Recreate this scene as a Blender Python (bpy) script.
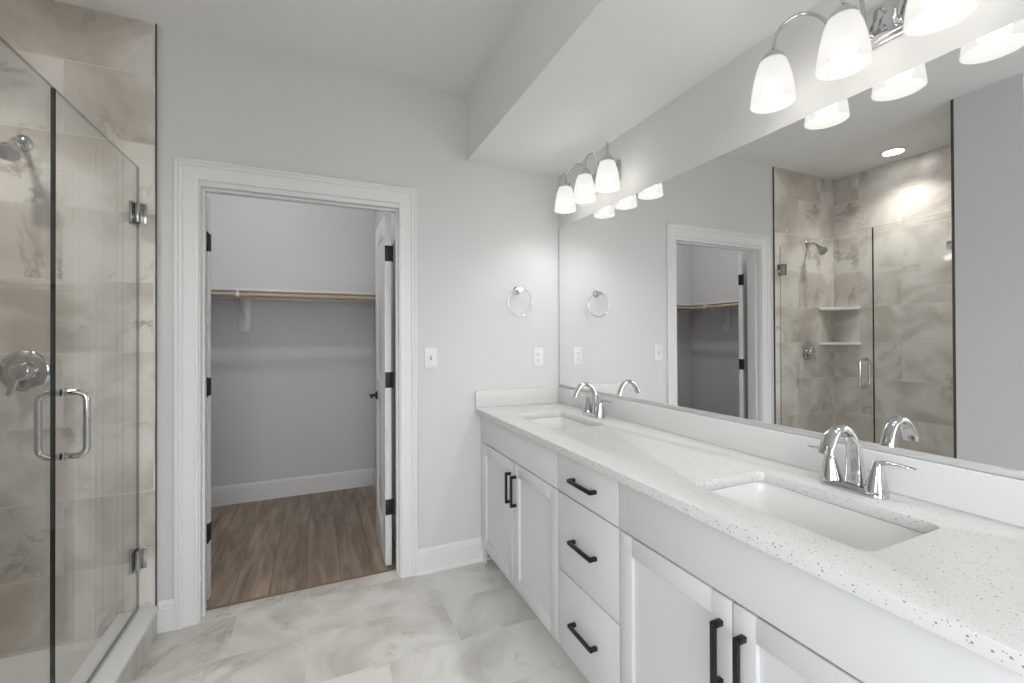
import bpy, bmesh, math, random
from mathutils import Vector, Matrix

for o in list(bpy.data.objects):
    bpy.data.objects.remove(o, do_unlink=True)
scene = bpy.context.scene
col = scene.collection
R = math.radians

# ------------------------------------------------------------------ camera
# axes: x = 0 is the mirror wall (room towards -x), y = 0 the wall with the closet door, z up
YAW, F, PX, PY, ROLL, PITCH = R(24.1695), 438.2411, 515.4494, 334.6967, 0.0043, 0.0052
cam = bpy.data.objects.new('camera', bpy.data.cameras.new('camera'))
col.objects.link(cam)
fw0 = Vector((math.sin(YAW), math.cos(YAW), 0)); rt0 = Vector((math.cos(YAW), -math.sin(YAW), 0)); up0 = Vector((0, 0, 1))
rt = rt0 * math.cos(ROLL) - up0 * math.sin(ROLL); up1 = rt0 * math.sin(ROLL) + up0 * math.cos(ROLL)
fw = fw0 * math.cos(PITCH) + up1 * math.sin(PITCH); up = -fw0 * math.sin(PITCH) + up1 * math.cos(PITCH)
M3 = Matrix((rt, up, -fw)).transposed()
cam.matrix_world = Matrix.Translation((-1.4115, -2.4635, 1.318)) @ M3.to_4x4()
cam.data.sensor_width = 36.0
cam.data.lens = F / 1024 * 36.0
cam.data.shift_x = (512 - PX) / 1024
cam.data.shift_y = (PY - 341.5) / 1024
cam.data.clip_start = 0.02
scene.camera = cam

# ------------------------------------------------------------------ light, exposure
scene.view_settings.view_transform = 'Standard'
scene.view_settings.look = 'None'
scene.view_settings.gamma = 1.0
scene.view_settings.use_curve_mapping = False
scene.view_settings.exposure = 1.06
world = bpy.data.worlds.new('overcast_sky'); scene.world = world
world.use_nodes = True
wn_, wl_ = world.node_tree.nodes, world.node_tree.links
tc_ = wn_.new('ShaderNodeTexCoord'); sx_ = wn_.new('ShaderNodeSeparateXYZ'); rp_ = wn_.new('ShaderNodeValToRGB')
rp_.color_ramp.elements[0].position = 0.46; rp_.color_ramp.elements[0].color = (0.36, 0.355, 0.33, 1)     # ground
rp_.color_ramp.elements[1].position = 0.54; rp_.color_ramp.elements[1].color = (0.95, 0.975, 1.0, 1)       # overcast sky
mr_ = wn_.new('ShaderNodeMapRange'); mr_.inputs[1].default_value = -1; mr_.inputs[2].default_value = 1
wl_.new(tc_.outputs['Generated'], sx_.inputs[0]); wl_.new(sx_.outputs[2], mr_.inputs[0]); wl_.new(mr_.outputs[0], rp_.inputs[0])
wl_.new(rp_.outputs[0], wn_['Background'].inputs[0])
wn_['Background'].inputs[1].default_value = 4.8

SHADE_E = 0.42      # frosted sconce shades
BULB_E = 62.0      # their bulbs
CAN_W = 30.0        # recessed lamps, watts each
CLOSET_W = 5.8


def lamp(name, kind, loc, watts, size=0.1, rot=(0, 0, 0), color=(1, 0.97, 0.93), spot=None):
    l = bpy.data.lights.new(name, kind)
    l.energy = watts; l.color = color
    if kind == 'AREA':
        l.shape = 'DISK'; l.size = size
    else:
        l.shadow_soft_size = size
    if spot:
        l.spot_size = spot; l.spot_blend = 1.0
    o = bpy.data.objects.new(name, l); o.location = loc; o.rotation_euler = rot
    col.objects.link(o)
    return o


def sky_portal(name, loc, rot, sx, sy):
    p = bpy.data.lights.new(name, 'AREA')
    p.shape = 'RECTANGLE'; p.size = sx; p.size_y = sy; p.cycles.is_portal = True
    o = bpy.data.objects.new(name, p); col.objects.link(o); o.location = loc; o.rotation_euler = rot


sky_portal('added_window_portal', (-1.45, -4.28, 1.45), (R(90), 0, 0), 1.6, 1.5)  # portal of the added window behind the camera
sky_portal('added_side_window_portal', (-2.98, -3.3, 1.55), (R(90), 0, R(-90)), 1.1, 1.4)  # portal of the added side window

# ------------------------------------------------------------------ materials
def mat(name, rgb, rough=0.5, metal=0.0, spec=0.5, coat=0.0):
    m = bpy.data.materials.new(name); m.use_nodes = True
    b = m.node_tree.nodes['Principled BSDF']
    b.inputs['Base Color'].default_value = (*rgb, 1)
    b.inputs['Roughness'].default_value = rough
    b.inputs['Metallic'].default_value = metal
    b.inputs['Specular IOR Level'].default_value = spec
    b.inputs['Coat Weight'].default_value = coat
    return m


def nt(m):
    return m.node_tree.nodes, m.node_tree.links, m.node_tree.nodes['Principled BSDF']


def add_bump(m, scale, strength, dist=0.002):
    n, l, b = nt(m)
    g = n.new('ShaderNodeNewGeometry'); x = n.new('ShaderNodeTexNoise'); bp = n.new('ShaderNodeBump')
    x.inputs['Scale'].default_value = scale; x.inputs['Detail'].default_value = 3
    bp.inputs['Strength'].default_value = strength; bp.inputs['Distance'].default_value = dist
    l.new(g.outputs['Position'], x.inputs['Vector']); l.new(x.outputs['Fac'], bp.inputs['Height'])
    l.new(bp.outputs['Normal'], b.inputs['Normal'])


PAINT = mat('wall_paint', (0.685, 0.688, 0.692), 0.65, spec=0.25); add_bump(PAINT, 260, 0.08)
CEIL = mat('ceiling_paint', (0.80, 0.803, 0.806), 0.8, spec=0.2); add_bump(CEIL, 200, 0.06)
TRIM = mat('white_trim_paint', (0.80, 0.80, 0.805), 0.35)
CAB = mat('light_grey_cabinet_paint', (0.70, 0.703, 0.715), 0.38)
GAPSHADE = mat('carcass_gap_shade', (0.04, 0.04, 0.042), 0.6)  # carcass painted near black so the reveals between fronts look shaded
BLACK = mat('matte_black_metal', (0.012, 0.012, 0.013), 0.42, spec=0.4)
CHROME = mat('chrome', (0.60, 0.60, 0.605), 0.06, 1.0)
DCHROME = mat('dark_polished_chrome', (0.42, 0.42, 0.41), 0.14, 1.0)
NICKEL = mat('satin_chrome', (0.48, 0.475, 0.47), 0.16, 1.0)
MIRROR = mat('mirror_silver', (0.945, 0.95, 0.947), 0.0, 1.0)
ALU = mat('aluminium_channel', (0.66, 0.66, 0.655), 0.35, 0.5)
EDGETRIM = mat('dark_metal_tile_edge', (0.10, 0.095, 0.085), 0.35, 0.6)
PORC = mat('white_porcelain', (0.80, 0.80, 0.785), 0.08, coat=0.4)
PLASTIC = mat('white_plastic', (0.80, 0.80, 0.80), 0.3)
SLOT = mat('dark_slot', (0.05, 0.05, 0.05), 0.5)
PAN = mat('shower_pan_white', (0.78, 0.77, 0.745), 0.3)
CAP = mat('white_solid_surface', (0.86, 0.86, 0.85), 0.3)
WOODROD = mat('pale_wood_rod', (0.50, 0.385, 0.29), 0.45)
SEAL = mat('clear_vinyl_seal', (0.42, 0.42, 0.41), 0.25)
def soft_edge():
    m = bpy.data.materials.new('glass_edge_clear'); m.use_nodes = True
    n, l = m.node_tree.nodes, m.node_tree.links
    b = n['Principled BSDF']; b.inputs['Base Color'].default_value = (0.09, 0.10, 0.095, 1); b.inputs['Roughness'].default_value = 0.15
    t = n.new('ShaderNodeBsdfTransparent'); t.inputs[0].default_value = (0.85, 0.88, 0.86, 1); mix = n.new('ShaderNodeMixShader'); mix.inputs[0].default_value = 0.55
    l.new(b.outputs[0], mix.inputs[1]); l.new(t.outputs[0], mix.inputs[2]); l.new(mix.outputs[0], n['Material Output'].inputs[0])
    return m


GSOFT = soft_edge()
GEDGE = mat('glass_edge', (0.012, 0.018, 0.016), 0.15)


def glass_mat():
    m = bpy.data.materials.new('clear_shower_glass'); m.use_nodes = True
    n, l = m.node_tree.nodes, m.node_tree.links
    n.clear()
    out = n.new('ShaderNodeOutputMaterial'); mix = n.new('ShaderNodeMixShader')
    t = n.new('ShaderNodeBsdfTransparent'); g = n.new('ShaderNodeBsdfGlossy'); f = n.new('ShaderNodeLayerWeight')
    t.inputs[0].default_value = (0.985, 0.992, 0.988, 1)
    g.inputs['Roughness'].default_value = 0.0
    f.inputs['Blend'].default_value = 0.5
    p = n.new('ShaderNodeMath'); p.operation = 'POWER'; p.inputs[1].default_value = 5.0
    q = n.new('ShaderNodeMath'); q.operation = 'MULTIPLY_ADD'; q.inputs[1].default_value = 0.75; q.inputs[2].default_value = 0.035
    l.new(f.outputs['Facing'], p.inputs[0]); l.new(p.outputs[0], q.inputs[0])
    l.new(q.outputs[0], mix.inputs[0]); l.new(t.outputs[0], mix.inputs[1]); l.new(g.outputs[0], mix.inputs[2])
    l.new(mix.outputs[0], out.inputs[0])
    return m


GLASS = glass_mat()


def shade_mat():
    m = bpy.data.materials.new('frosted_white_glass'); m.use_nodes = True
    n, l = m.node_tree.nodes, m.node_tree.links
    n.clear()
    out = n.new('ShaderNodeOutputMaterial'); mix = n.new('ShaderNodeMixShader'); add = n.new('ShaderNodeAddShader')
    d = n.new('ShaderNodeBsdfDiffuse'); t = n.new('ShaderNodeBsdfTranslucent'); e = n.new('ShaderNodeEmission')
    d.inputs[0].default_value = (0.02, 0.02, 0.0197, 1); t.inputs[0].default_value = (0.012, 0.012, 0.0118, 1)
    e.inputs[0].default_value = (1, 0.985, 0.955, 1); e.inputs[1].default_value = SHADE_E
    mix.inputs[0].default_value = 0.5
    clear = n.new('ShaderNodeBsdfTransparent'); clear.inputs[0].default_value = (1, 0.98, 0.95, 1)
    thru = n.new('ShaderNodeMixShader'); thru.inputs[0].default_value = 0.26      # frosted glass lets part of the bulb's light straight through
    l.new(d.outputs[0], mix.inputs[1]); l.new(t.outputs[0], mix.inputs[2])
    l.new(mix.outputs[0], add.inputs[0]); l.new(e.outputs[0], add.inputs[1])
    l.new(add.outputs[0], thru.inputs[1]); l.new(clear.outputs[0], thru.inputs[2]); l.new(thru.outputs[0], out.inputs[0])
    return m


def emit_mat(name, rgb, s):
    m = bpy.data.materials.new(name); m.use_nodes = True
    n, l = m.node_tree.nodes, m.node_tree.links
    n.clear()
    out = n.new('ShaderNodeOutputMaterial'); e = n.new('ShaderNodeEmission')
    e.inputs[0].default_value = (*rgb, 1); e.inputs[1].default_value = s
    l.new(e.outputs[0], out.inputs[0])
    return m


SHADE = shade_mat()
BULB = emit_mat('lit_bulb', (1, 0.98, 0.955), BULB_E)
LENS = emit_mat('lit_lens', (1, 0.97, 0.93), 9.0)


def ramp(n, stops):
    r = n.new('ShaderNodeValToRGB'); e = r.color_ramp.elements
    while len(e) < len(stops):
        e.new(0.5)
    for i, (p, c) in enumerate(stops):
        e[i].position = p; e[i].color = (*c, 1)
    return r


def stone_tile(name, axes, origin, size, base, dark, vein, grout, rough=0.3, offset=0.5, veinamt=1.0, scale=1.0, mortar=0.0022):
    """rectangular veined stone tile; axes = which world axes run along the tile's length and height"""
    m = mat(name, base, rough)
    n, l, b = nt(m)
    geo = n.new('ShaderNodeNewGeometry'); sep = n.new('ShaderNodeSeparateXYZ'); comb = n.new('ShaderNodeCombineXYZ')
    l.new(geo.outputs['Position'], sep.inputs[0])
    for i in (0, 1):
        a = n.new('ShaderNodeMath'); a.operation = 'SUBTRACT'
        l.new(sep.outputs['XYZ'.index(axes[i])], a.inputs[0]); a.inputs[1].default_value = origin[i]
        l.new(a.outputs[0], comb.inputs[i])
    br = n.new('ShaderNodeTexBrick')
    br.offset = offset; br.offset_frequency = 2; br.squash = 1.0
    br.inputs['Scale'].default_value = 1.0
    br.inputs['Brick Width'].default_value = size[0]; br.inputs['Row Height'].default_value = size[1]
    br.inputs['Mortar Size'].default_value = mortar; br.inputs['Mortar Smooth'].default_value = 0.1
    br.inputs['Color1'].default_value = (0, 0, 0, 1); br.inputs['Color2'].default_value = (1, 1, 1, 1)
    br.inputs['Mortar'].default_value = (0.5, 0.5, 0.5, 1)
    l.new(comb.outputs[0], br.inputs['Vector'])
    rnd = n.new('ShaderNodeMath'); rnd.operation = 'MULTIPLY'; rnd.inputs[1].default_value = 37.0
    l.new(br.outputs['Color'], rnd.inputs[0])

    def noise(sc, det, dist, rough_=0.55):
        x = n.new('ShaderNodeTexNoise'); x.noise_dimensions = '4D'
        x.inputs['Scale'].default_value = sc * scale; x.inputs['Detail'].default_value = det
        x.inputs['Roughness'].default_value = rough_; x.inputs['Distortion'].default_value = dist
        l.new(comb.outputs[0], x.inputs['Vector']); l.new(rnd.outputs[0], x.inputs['W'])
        return x
    cloud = noise(2.3, 5, 1.2)
    r1 = ramp(n, [(0.38, dark), (0.58, base)])
    l.new(cloud.outputs['Fac'], r1.inputs[0])
    # thin veins: the zero crossing of a warped noise
    v = noise(1.6, 6, 1.6, 0.62)
    s = n.new('ShaderNodeMath'); s.operation = 'SUBTRACT'; s.inputs[1].default_value = 0.5
    ab = n.new('ShaderNodeMath'); ab.operation = 'ABSOLUTE'
    l.new(v.outputs['Fac'], s.inputs[0]); l.new(s.outputs[0], ab.inputs[0])
    rv = ramp(n, [(0.0, (1, 1, 1)), (0.030, (0, 0, 0))]); l.new(ab.outputs[0], rv.inputs[0])
    br2 = noise(3.0, 3, 0.3); rb = ramp(n, [(0.50, (0, 0, 0)), (0.68, (1, 1, 1))]); l.new(br2.outputs['Fac'], rb.inputs[0])
    mul = n.new('ShaderNodeMath'); mul.operation = 'MULTIPLY'
    l.new(rv.outputs[0], mul.inputs[0]); l.new(rb.outputs[0], mul.inputs[1])
    mul2 = n.new('ShaderNodeMath'); mul2.operation = 'MULTIPLY'; mul2.inputs[1].default_value = 0.75 * veinamt
    l.new(mul.outputs[0], mul2.inputs[0])
    mx = n.new('ShaderNodeMix'); mx.data_type = 'RGBA'
    l.new(mul2.outputs[0], mx.inputs['Factor']); l.new(r1.outputs[0], mx.inputs['A']); mx.inputs['B'].default_value = (*vein, 1)
    # each tile slightly lighter or darker
    hs = n.new('ShaderNodeHueSaturation'); mr = n.new('ShaderNodeMapRange')
    mr.inputs['To Min'].default_value = 0.96; mr.inputs['To Max'].default_value = 1.04
    l.new(br.outputs['Color'], mr.inputs[0]); l.new(mr.outputs[0], hs.inputs['Value']); l.new(mx.outputs['Result'], hs.inputs['Color'])
    mg = n.new('ShaderNodeMix'); mg.data_type = 'RGBA'
    l.new(br.outputs['Fac'], mg.inputs['Factor']); l.new(hs.outputs[0], mg.inputs['A']); mg.inputs['B'].default_value = (*grout, 1)
    l.new(mg.outputs['Result'], b.inputs['Base Color'])
    bp = n.new('ShaderNodeBump'); bp.invert = True; bp.inputs['Strength'].default_value = 0.25; bp.inputs['Distance'].default_value = 0.002
    l.new(br.outputs['Fac'], bp.inputs['Height']); l.new(bp.outputs['Normal'], b.inputs['Normal'])
    return m


TB, TD, TV, TG = (0.76, 0.73, 0.69), (0.53, 0.485, 0.43), (0.24, 0.20, 0.155), (0.74, 0.71, 0.67)
TILE_XZ = stone_tile('veined_stone_wall_tile_back', 'XZ', (-2.39, 2.494), (0.61, 0.309), TB, TD, TV, TG)
TILE_YZ = stone_tile('veined_stone_wall_tile_side', 'YZ', (0.09, 2.494), (0.61, 0.309), TB, TD, TV, TG)
FLOORT = stone_tile('veined_stone_floor_tile', 'XY', (-1.46, -0.315), (0.61, 0.305), (0.79, 0.77, 0.735), (0.58, 0.555, 0.52),
                    (0.27, 0.235, 0.19), (0.74, 0.715, 0.675), rough=0.35, veinamt=0.8, scale=1.1, mortar=0.0016)


def quartz():
    m = mat('white_speckled_quartz', (0.78, 0.775, 0.75), 0.28)
    n, l, b = nt(m)
    geo = n.new('ShaderNodeNewGeometry')
    cur = None
    for sc, thr, rad, colr in ((165, 0.94, 0.30, (0.27, 0.24, 0.215)), (420, 0.88, 0.36, (0.44, 0.41, 0.38)), (260, 0.93, 0.32, (0.34, 0.305, 0.275))):
        v = n.new('ShaderNodeTexVoronoi'); v.inputs['Scale'].default_value = sc
        l.new(geo.outputs['Position'], v.inputs['Vector'])
        sp = n.new('ShaderNodeSeparateColor'); l.new(v.outputs['Color'], sp.inputs[0])
        g = n.new('ShaderNodeMath'); g.operation = 'GREATER_THAN'; g.inputs[1].default_value = thr; l.new(sp.outputs[0], g.inputs[0])
        s = n.new('ShaderNodeMath'); s.operation = 'LESS_THAN'; s.inputs[1].default_value = rad; l.new(v.outputs['Distance'], s.inputs[0])
        k = n.new('ShaderNodeMath'); k.operation = 'MULTIPLY'; l.new(g.outputs[0], k.inputs[0]); l.new(s.outputs[0], k.inputs[1])
        mx = n.new('ShaderNodeMix'); mx.data_type = 'RGBA'
        l.new(k.outputs[0], mx.inputs['Factor']); mx.inputs['B'].default_value = (*colr, 1)
        if cur is None:
            mx.inputs['A'].default_value = (0.71, 0.705, 0.695, 1)
        else:
            l.new(cur, mx.inputs['A'])
        cur = mx.outputs['Result']
    l.new(cur, b.inputs['Base Color'])
    return m


QUARTZ = quartz()


def plank_mat():
    m = mat('brown_oak_planks', (0.2, 0.14, 0.1), 0.42)
    n, l, b = nt(m)
    geo = n.new('ShaderNodeNewGeometry'); sep = n.new('ShaderNodeSeparateXYZ'); comb = n.new('ShaderNodeCombineXYZ')
    l.new(geo.outputs['Position'], sep.inputs[0]); ph = n.new('ShaderNodeMath'); ph.operation = 'ADD'; ph.inputs[1].default_value = 1.477; l.new(sep.outputs[0], ph.inputs[0])
    l.new(sep.outputs[1], comb.inputs[0]); l.new(ph.outputs[0], comb.inputs[1])
    br = n.new('ShaderNodeTexBrick'); br.offset = 0.37; br.offset_frequency = 2
    br.inputs['Scale'].default_value = 1; br.inputs['Brick Width'].default_value = 1.8; br.inputs['Row Height'].default_value = 0.172
    br.inputs['Mortar Size'].default_value = 0.0014; br.inputs['Mortar Smooth'].default_value = 0.2
    br.inputs['Color1'].default_value = (0, 0, 0, 1); br.inputs['Color2'].default_value = (1, 1, 1, 1); br.inputs['Mortar'].default_value = (0.5, 0.5, 0.5, 1)
    l.new(comb.outputs[0], br.inputs['Vector'])
    rnd = n.new('ShaderNodeMath'); rnd.operation = 'MULTIPLY'; rnd.inputs[1].default_value = 23.0; l.new(br.outputs['Color'], rnd.inputs[0])
    mp = n.new('ShaderNodeMapping'); mp.inputs['Scale'].default_value = (1.0, 9.0, 1.0); l.new(comb.outputs[0], mp.inputs[0])
    x = n.new('ShaderNodeTexNoise'); x.noise_dimensions = '4D'; x.inputs['Scale'].default_value = 1.8; x.inputs['Detail'].default_value = 7
    x.inputs['Roughness'].default_value = 0.62; x.inputs['Distortion'].default_value = 0.9
    l.new(mp.outputs[0], x.inputs['Vector']); l.new(rnd.outputs[0], x.inputs['W'])
    r1 = ramp(n, [(0.34, (0.20, 0.145, 0.105)), (0.50, (0.33, 0.25, 0.19)), (0.66, (0.46, 0.365, 0.29))]); l.new(x.outputs['Fac'], r1.inputs[0])
    hs = n.new('ShaderNodeHueSaturation'); mr = n.new('ShaderNodeMapRange'); mr.inputs['To Min'].default_value = 0.85; mr.inputs['To Max'].default_value = 1.15
    l.new(br.outputs['Color'], mr.inputs[0]); l.new(mr.outputs[0], hs.inputs['Value']); l.new(r1.outputs[0], hs.inputs['Color'])
    mg = n.new('ShaderNodeMix'); mg.data_type = 'RGBA'; l.new(br.outputs['Fac'], mg.inputs['Factor']); l.new(hs.outputs[0], mg.inputs['A'])
    mg.inputs['B'].default_value = (0.07, 0.045, 0.03, 1)
    l.new(mg.outputs['Result'], b.inputs['Base Color'])
    return m


PLANK = plank_mat()

# ------------------------------------------------------------------ mesh helpers
class MB:
    """collects shapes and links them as one mesh object"""
    def __init__(self):
        self.bm = bmesh.new(); self.mi = 0

    def _add(self, b2):
        me = bpy.data.meshes.new('t'); b2.to_mesh(me); b2.free()
        n0 = len(self.bm.faces)
        self.bm.from_mesh(me); bpy.data.meshes.remove(me)
        self.bm.faces.ensure_lookup_table()
        for f in self.bm.faces[n0:]:
            f.material_index = self.mi
        return self

    def box(self, a, b, bev=0.0, seg=2, matrix=None):
        lo = [min(a[i], b[i]) for i in range(3)]; hi = [max(a[i], b[i]) for i in range(3)]
        t = bmesh.new()
        bmesh.ops.create_cube(t, size=1)
        for v in t.verts:
            v.co = Vector([(lo[i] + hi[i]) / 2 + v.co[i] * (hi[i] - lo[i]) for i in range(3)])
        if bev:
            bmesh.ops.bevel(t, geom=t.edges[:], offset=min(bev, 0.45 * min(hi[i] - lo[i] for i in range(3))), segments=seg, affect='EDGES', profile=0.5)
        if matrix is not None:
            bmesh.ops.transform(t, matrix=matrix, verts=t.verts)
        return self._add(t)

    def prism(self, pts, z0, z1, to=None, bev=0.0):
        """polygon pts (x, y) extruded z0..z1; `to` maps the local frame into the world"""
        t = bmesh.new()
        a = [t.verts.new((p[0], p[1], z0)) for p in pts]; b = [t.verts.new((p[0], p[1], z1)) for p in pts]
        t.faces.new(a[::-1]); t.faces.new(b)
        for i in range(len(pts)):
            j = (i + 1) % len(pts); t.faces.new((a[i], a[j], b[j], b[i]))
        bmesh.ops.recalc_face_normals(t, faces=t.faces)
        if bev:
            bmesh.ops.bevel(t, geom=t.edges[:], offset=bev, segments=2, affect='EDGES', profile=0.5)
        if to is not None:
            bmesh.ops.transform(t, matrix=to, verts=t.verts)
        return self._add(t)

    def rings(self, rings, cap=(True, True), closed=False):
        """skin a list of vertex loops of the same length"""
        t = bmesh.new()
        vs = [[t.verts.new(p) for p in r] for r in rings]
        n = len(vs[0])
        for k in range(len(vs) - 1 + (1 if closed else 0)):
            A, B = vs[k], vs[(k + 1) % len(vs)]
            for i in range(n):
                j = (i + 1) % n; t.faces.new((A[i], A[j], B[j], B[i]))
        if not closed:
            if cap[0]: t.faces.new(vs[0][::-1])
            if cap[1]: t.faces.new(vs[-1])
        bmesh.ops.recalc_face_normals(t, faces=t.faces)
        return self._add(t)

    def tube(self, path, r, n=14, closed=False, section=None):
        """tube along a path; r may be a list; section = list of (u, v) for another outline"""
        P = [Vector(p) for p in path]; m = len(P)
        rs = r if isinstance(r, (list, tuple)) else [r] * m
        T = []
        for i in range(m):
            a = P[(i - 1) % m] if (closed or i) else P[0]; b = P[(i + 1) % m] if (closed or i < m - 1) else P[-1]
            T.append((b - a).normalized())
        u = T[0].orthogonal().normalized()
        out = []
        for i in range(m):
            u = (u - T[i] * u.dot(T[i])).normalized(); w = T[i].cross(u)
            out.append([P[i] + (u * math.cos(2 * math.pi * k / n) + w * math.sin(2 * math.pi * k / n)) * rs[i] for k in range(n)])
        return self.rings(out, closed=closed)

    def lathe(self, prof, loc, axis=(0, 0, 1), n=40, cap=(True, True)):
        """profile (radius, height) spun about axis through loc"""
        q = Vector((0, 0, 1)).rotation_difference(Vector(axis).normalized())
        L = Vector(loc)
        rr = []
        for r, h in prof:
            r = max(r, 1e-5)
            rr.append([L + q @ Vector((r * math.cos(2 * math.pi * k / n), r * math.sin(2 * math.pi * k / n), h)) for k in range(n)])
        return self.rings(rr, cap=cap)

    def sphere(self, c, r, sc=(1, 1, 1), n=20):
        t = bmesh.new(); bmesh.ops.create_uvsphere(t, u_segments=n, v_segments=n // 2, radius=r)
        for v in t.verts:
            v.co = Vector((v.co.x * sc[0] + c[0], v.co.y * sc[1] + c[1], v.co.z * sc[2] + c[2]))
        return self._add(t)

    def build(self, name, m, parent=None, smooth=True, angle=35):
        me = bpy.data.meshes.new(name)
        off = world_loc(parent) if parent else Vector((0, 0, 0))
        for v in self.bm.verts:
            v.co -= off
        self.bm.to_mesh(me); self.bm.free()
        for x in (m if isinstance(m, (list, tuple)) else [m]):
            me.materials.append(x)
        if smooth:
            for p in me.polygons: p.use_smooth = True
            me.set_sharp_from_angle(angle=R(angle))
        o = bpy.data.objects.new(name, me); col.objects.link(o)
        if parent: o.parent = parent
        return o


def world_loc(o):
    v = Vector(o.location)
    while o.parent:
        o = o.parent; v += Vector(o.location)
    return v


def tag(o, label=None, cat=None, group=None, kind=None):
    if label: o['label'] = label
    if cat: o['category'] = cat
    if group: o['group'] = group
    if kind: o['kind'] = kind
    return o


def thing(name, label, cat, loc, group=None):
    o = bpy.data.objects.new(name, None); o.empty_display_size = 0.05
    o.location = loc; col.objects.link(o)
    return tag(o, label, cat, group)


def struct(o, label, cat):
    return tag(o, label, cat, kind='structure')


def copy_tree(o, parent=None):
    c = o.copy(); col.objects.link(c); c.parent = parent
    for ch in [x for x in bpy.data.objects if x.parent == o]:
        copy_tree(ch, c)
    return c


def arc(c, r, a0, a1, n, f):
    return [f(c[0] + r * math.cos(a0 + (a1 - a0) * k / n), c[1] + r * math.sin(a0 + (a1 - a0) * k / n)) for k in range(n + 1)]


def rrect(cx, cy, hx, hy, r, n=8):
    pts = []
    for sx, sy, a in ((1, 1, 0), (-1, 1, 90), (-1, -1, 180), (1, -1, 270)):
        for k in range(n + 1):
            t = R(a + 90 * k / n)
            pts.append((cx + sx * (hx - r) + r * math.cos(t), cy + sy * (hy - r) + r * math.sin(t)))
    return pts


def smooth_path(pts, n=8):
    """Catmull-Rom through points"""
    P = [Vector(p) for p in pts]; P = [P[0] * 2 - P[1]] + P + [P[-1] * 2 - P[-2]]
    out = []
    for i in range(1, len(P) - 2):
        for k in range(n):
            t = k / n; a, b, c, d = P[i - 1], P[i], P[i + 1], P[i + 2]
            out.append(0.5 * ((2 * b) + (c - a) * t + (2 * a - 5 * b + 4 * c - d) * t * t + (3 * b - a - 3 * c + d) * t ** 3))
    out.append(P[-2])
    return out


# ------------------------------------------------------------------ the room
ZC = 2.7345
WT = 0.115                      # thickness of the door wall
JL, JR, JH = -1.915, -1.008, 2.032   # faces of the door jamb
XS, ZS = -0.62, 2.347           # soffit
XT = -2.076                     # room-side plane of the shower
XW, YE = -2.888, -1.138         # shower far wall, shower end wall
CL, CR, CB = -2.868, -0.955, 1.65    # closet walls

m = MB()
m.box((-4.2, 0, 0), (JL - 0.02, WT, ZC)); m.box((JR + 0.02, 0, 0), (0.12, WT, ZC)); m.box((JL - 0.02, 0, JH + 0.02), (JR + 0.02, WT, ZC))
struct(m.build('wall_back', PAINT, smooth=False), 'light grey painted wall around the closet doorway', 'wall')
struct(MB().box((0, 0, 0), (0.12, -4.3, ZC)).build('wall_right', PAINT, smooth=False), 'light grey wall behind the long vanity mirror', 'wall')
m = MB()
m.box((-3.0, YE - 0.01, 0), (XT, -1.434, ZC)); m.box((-3.12, -1.434, 0), (-3.0, -2.75, ZC)); m.box((-3.12, -3.85, 0), (-3.0, -4.3, ZC)); m.box((-3.12, -2.75, 0), (-3.0, -3.85, .85)); m.box((-3.12, -2.75, 2.25), (-3.0, -3.85, ZC)); m.box((-3.0, 0, 0), (-2.9, YE - 0.01, ZC))
struct(m.build('wall_left', PAINT, smooth=False), 'light grey wall at the end of the shower', 'wall')
m = MB()
W0, W1, WZ0, WZ1 = -2.25, -0.65, 0.7, 2.2
m.box((-3.12, -4.3, 0), (W0, -4.42, ZC)); m.box((W1, -4.3, 0), (0.12, -4.42, ZC)); m.box((W0, -4.3, 0), (W1, -4.42, WZ0)); m.box((W0, -4.3, WZ1), (W1, -4.42, ZC))
struct(m.build('wall_front', PAINT, smooth=False), 'light grey wall with an added window behind the camera', 'wall')
m = MB()
m.box((W0, -4.33, WZ0), (W1, -4.39, WZ0 + .05)); m.box((W0, -4.33, WZ1 - .05), (W1, -4.39, WZ1))
m.box((W0, -4.33, WZ0 + .05), (W0 + .05, -4.39, WZ1 - .05)); m.box((W1 - .05, -4.33, WZ0 + .05), (W1, -4.39, WZ1 - .05))
m.box((-1.475, -4.335, WZ0 + .05), (-1.425, -4.385, WZ1 - .05))
wn = struct(m.build('added_window_1', TRIM, smooth=False), 'white framed window added for fill light behind the camera', 'window')  # unseen window, added as a source of soft daylight fill
for a, b in ((W0 + .05, -1.475), (-1.425, W1 - .05)):
    MB().box((a, -4.357, WZ0 + .05), (b, -4.363, WZ1 - .05)).build('pane', GLASS, wn, smooth=False)
m = MB()
m.box((-3.03, -2.75, .85), (-3.09, -3.85, .90)); m.box((-3.03, -2.75, 2.20), (-3.09, -3.85, 2.25))
m.box((-3.03, -2.75, .90), (-3.09, -2.80, 2.20)); m.box((-3.03, -3.80, .90), (-3.09, -3.85, 2.20)); m.box((-3.035, -2.80, 1.535), (-3.085, -3.80, 1.565))
wn2 = struct(m.build('added_window_2', TRIM, smooth=False), 'white framed window added in the left wall for side fill', 'window')  # second unseen window, added to brighten the cabinet fronts and mirror wall
for a, b in ((.90, 1.535), (1.565, 2.20)):
    MB().box((-3.057, -2.80, a), (-3.063, -3.80, b)).build('pane', GLASS, wn2, smooth=False)
m = MB()
m.box((CL - .1, WT, 0), (CL, CB, ZC)); struct(m.build('wall_closet_left', PAINT, smooth=False), 'light grey left wall of the closet', 'wall')
struct(MB().box((CR, WT, 0), (CR + .1, CB, ZC)).build('wall_closet_right', PAINT, smooth=False), 'light grey right wall of the closet beside the open door', 'wall')
struct(MB().box((CL - .1, CB, 0), (CR + .1, CB + .1, ZC)).build('wall_closet_back', PAINT, smooth=False), 'light grey back wall of the closet behind shelf and rod', 'wall')
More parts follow.
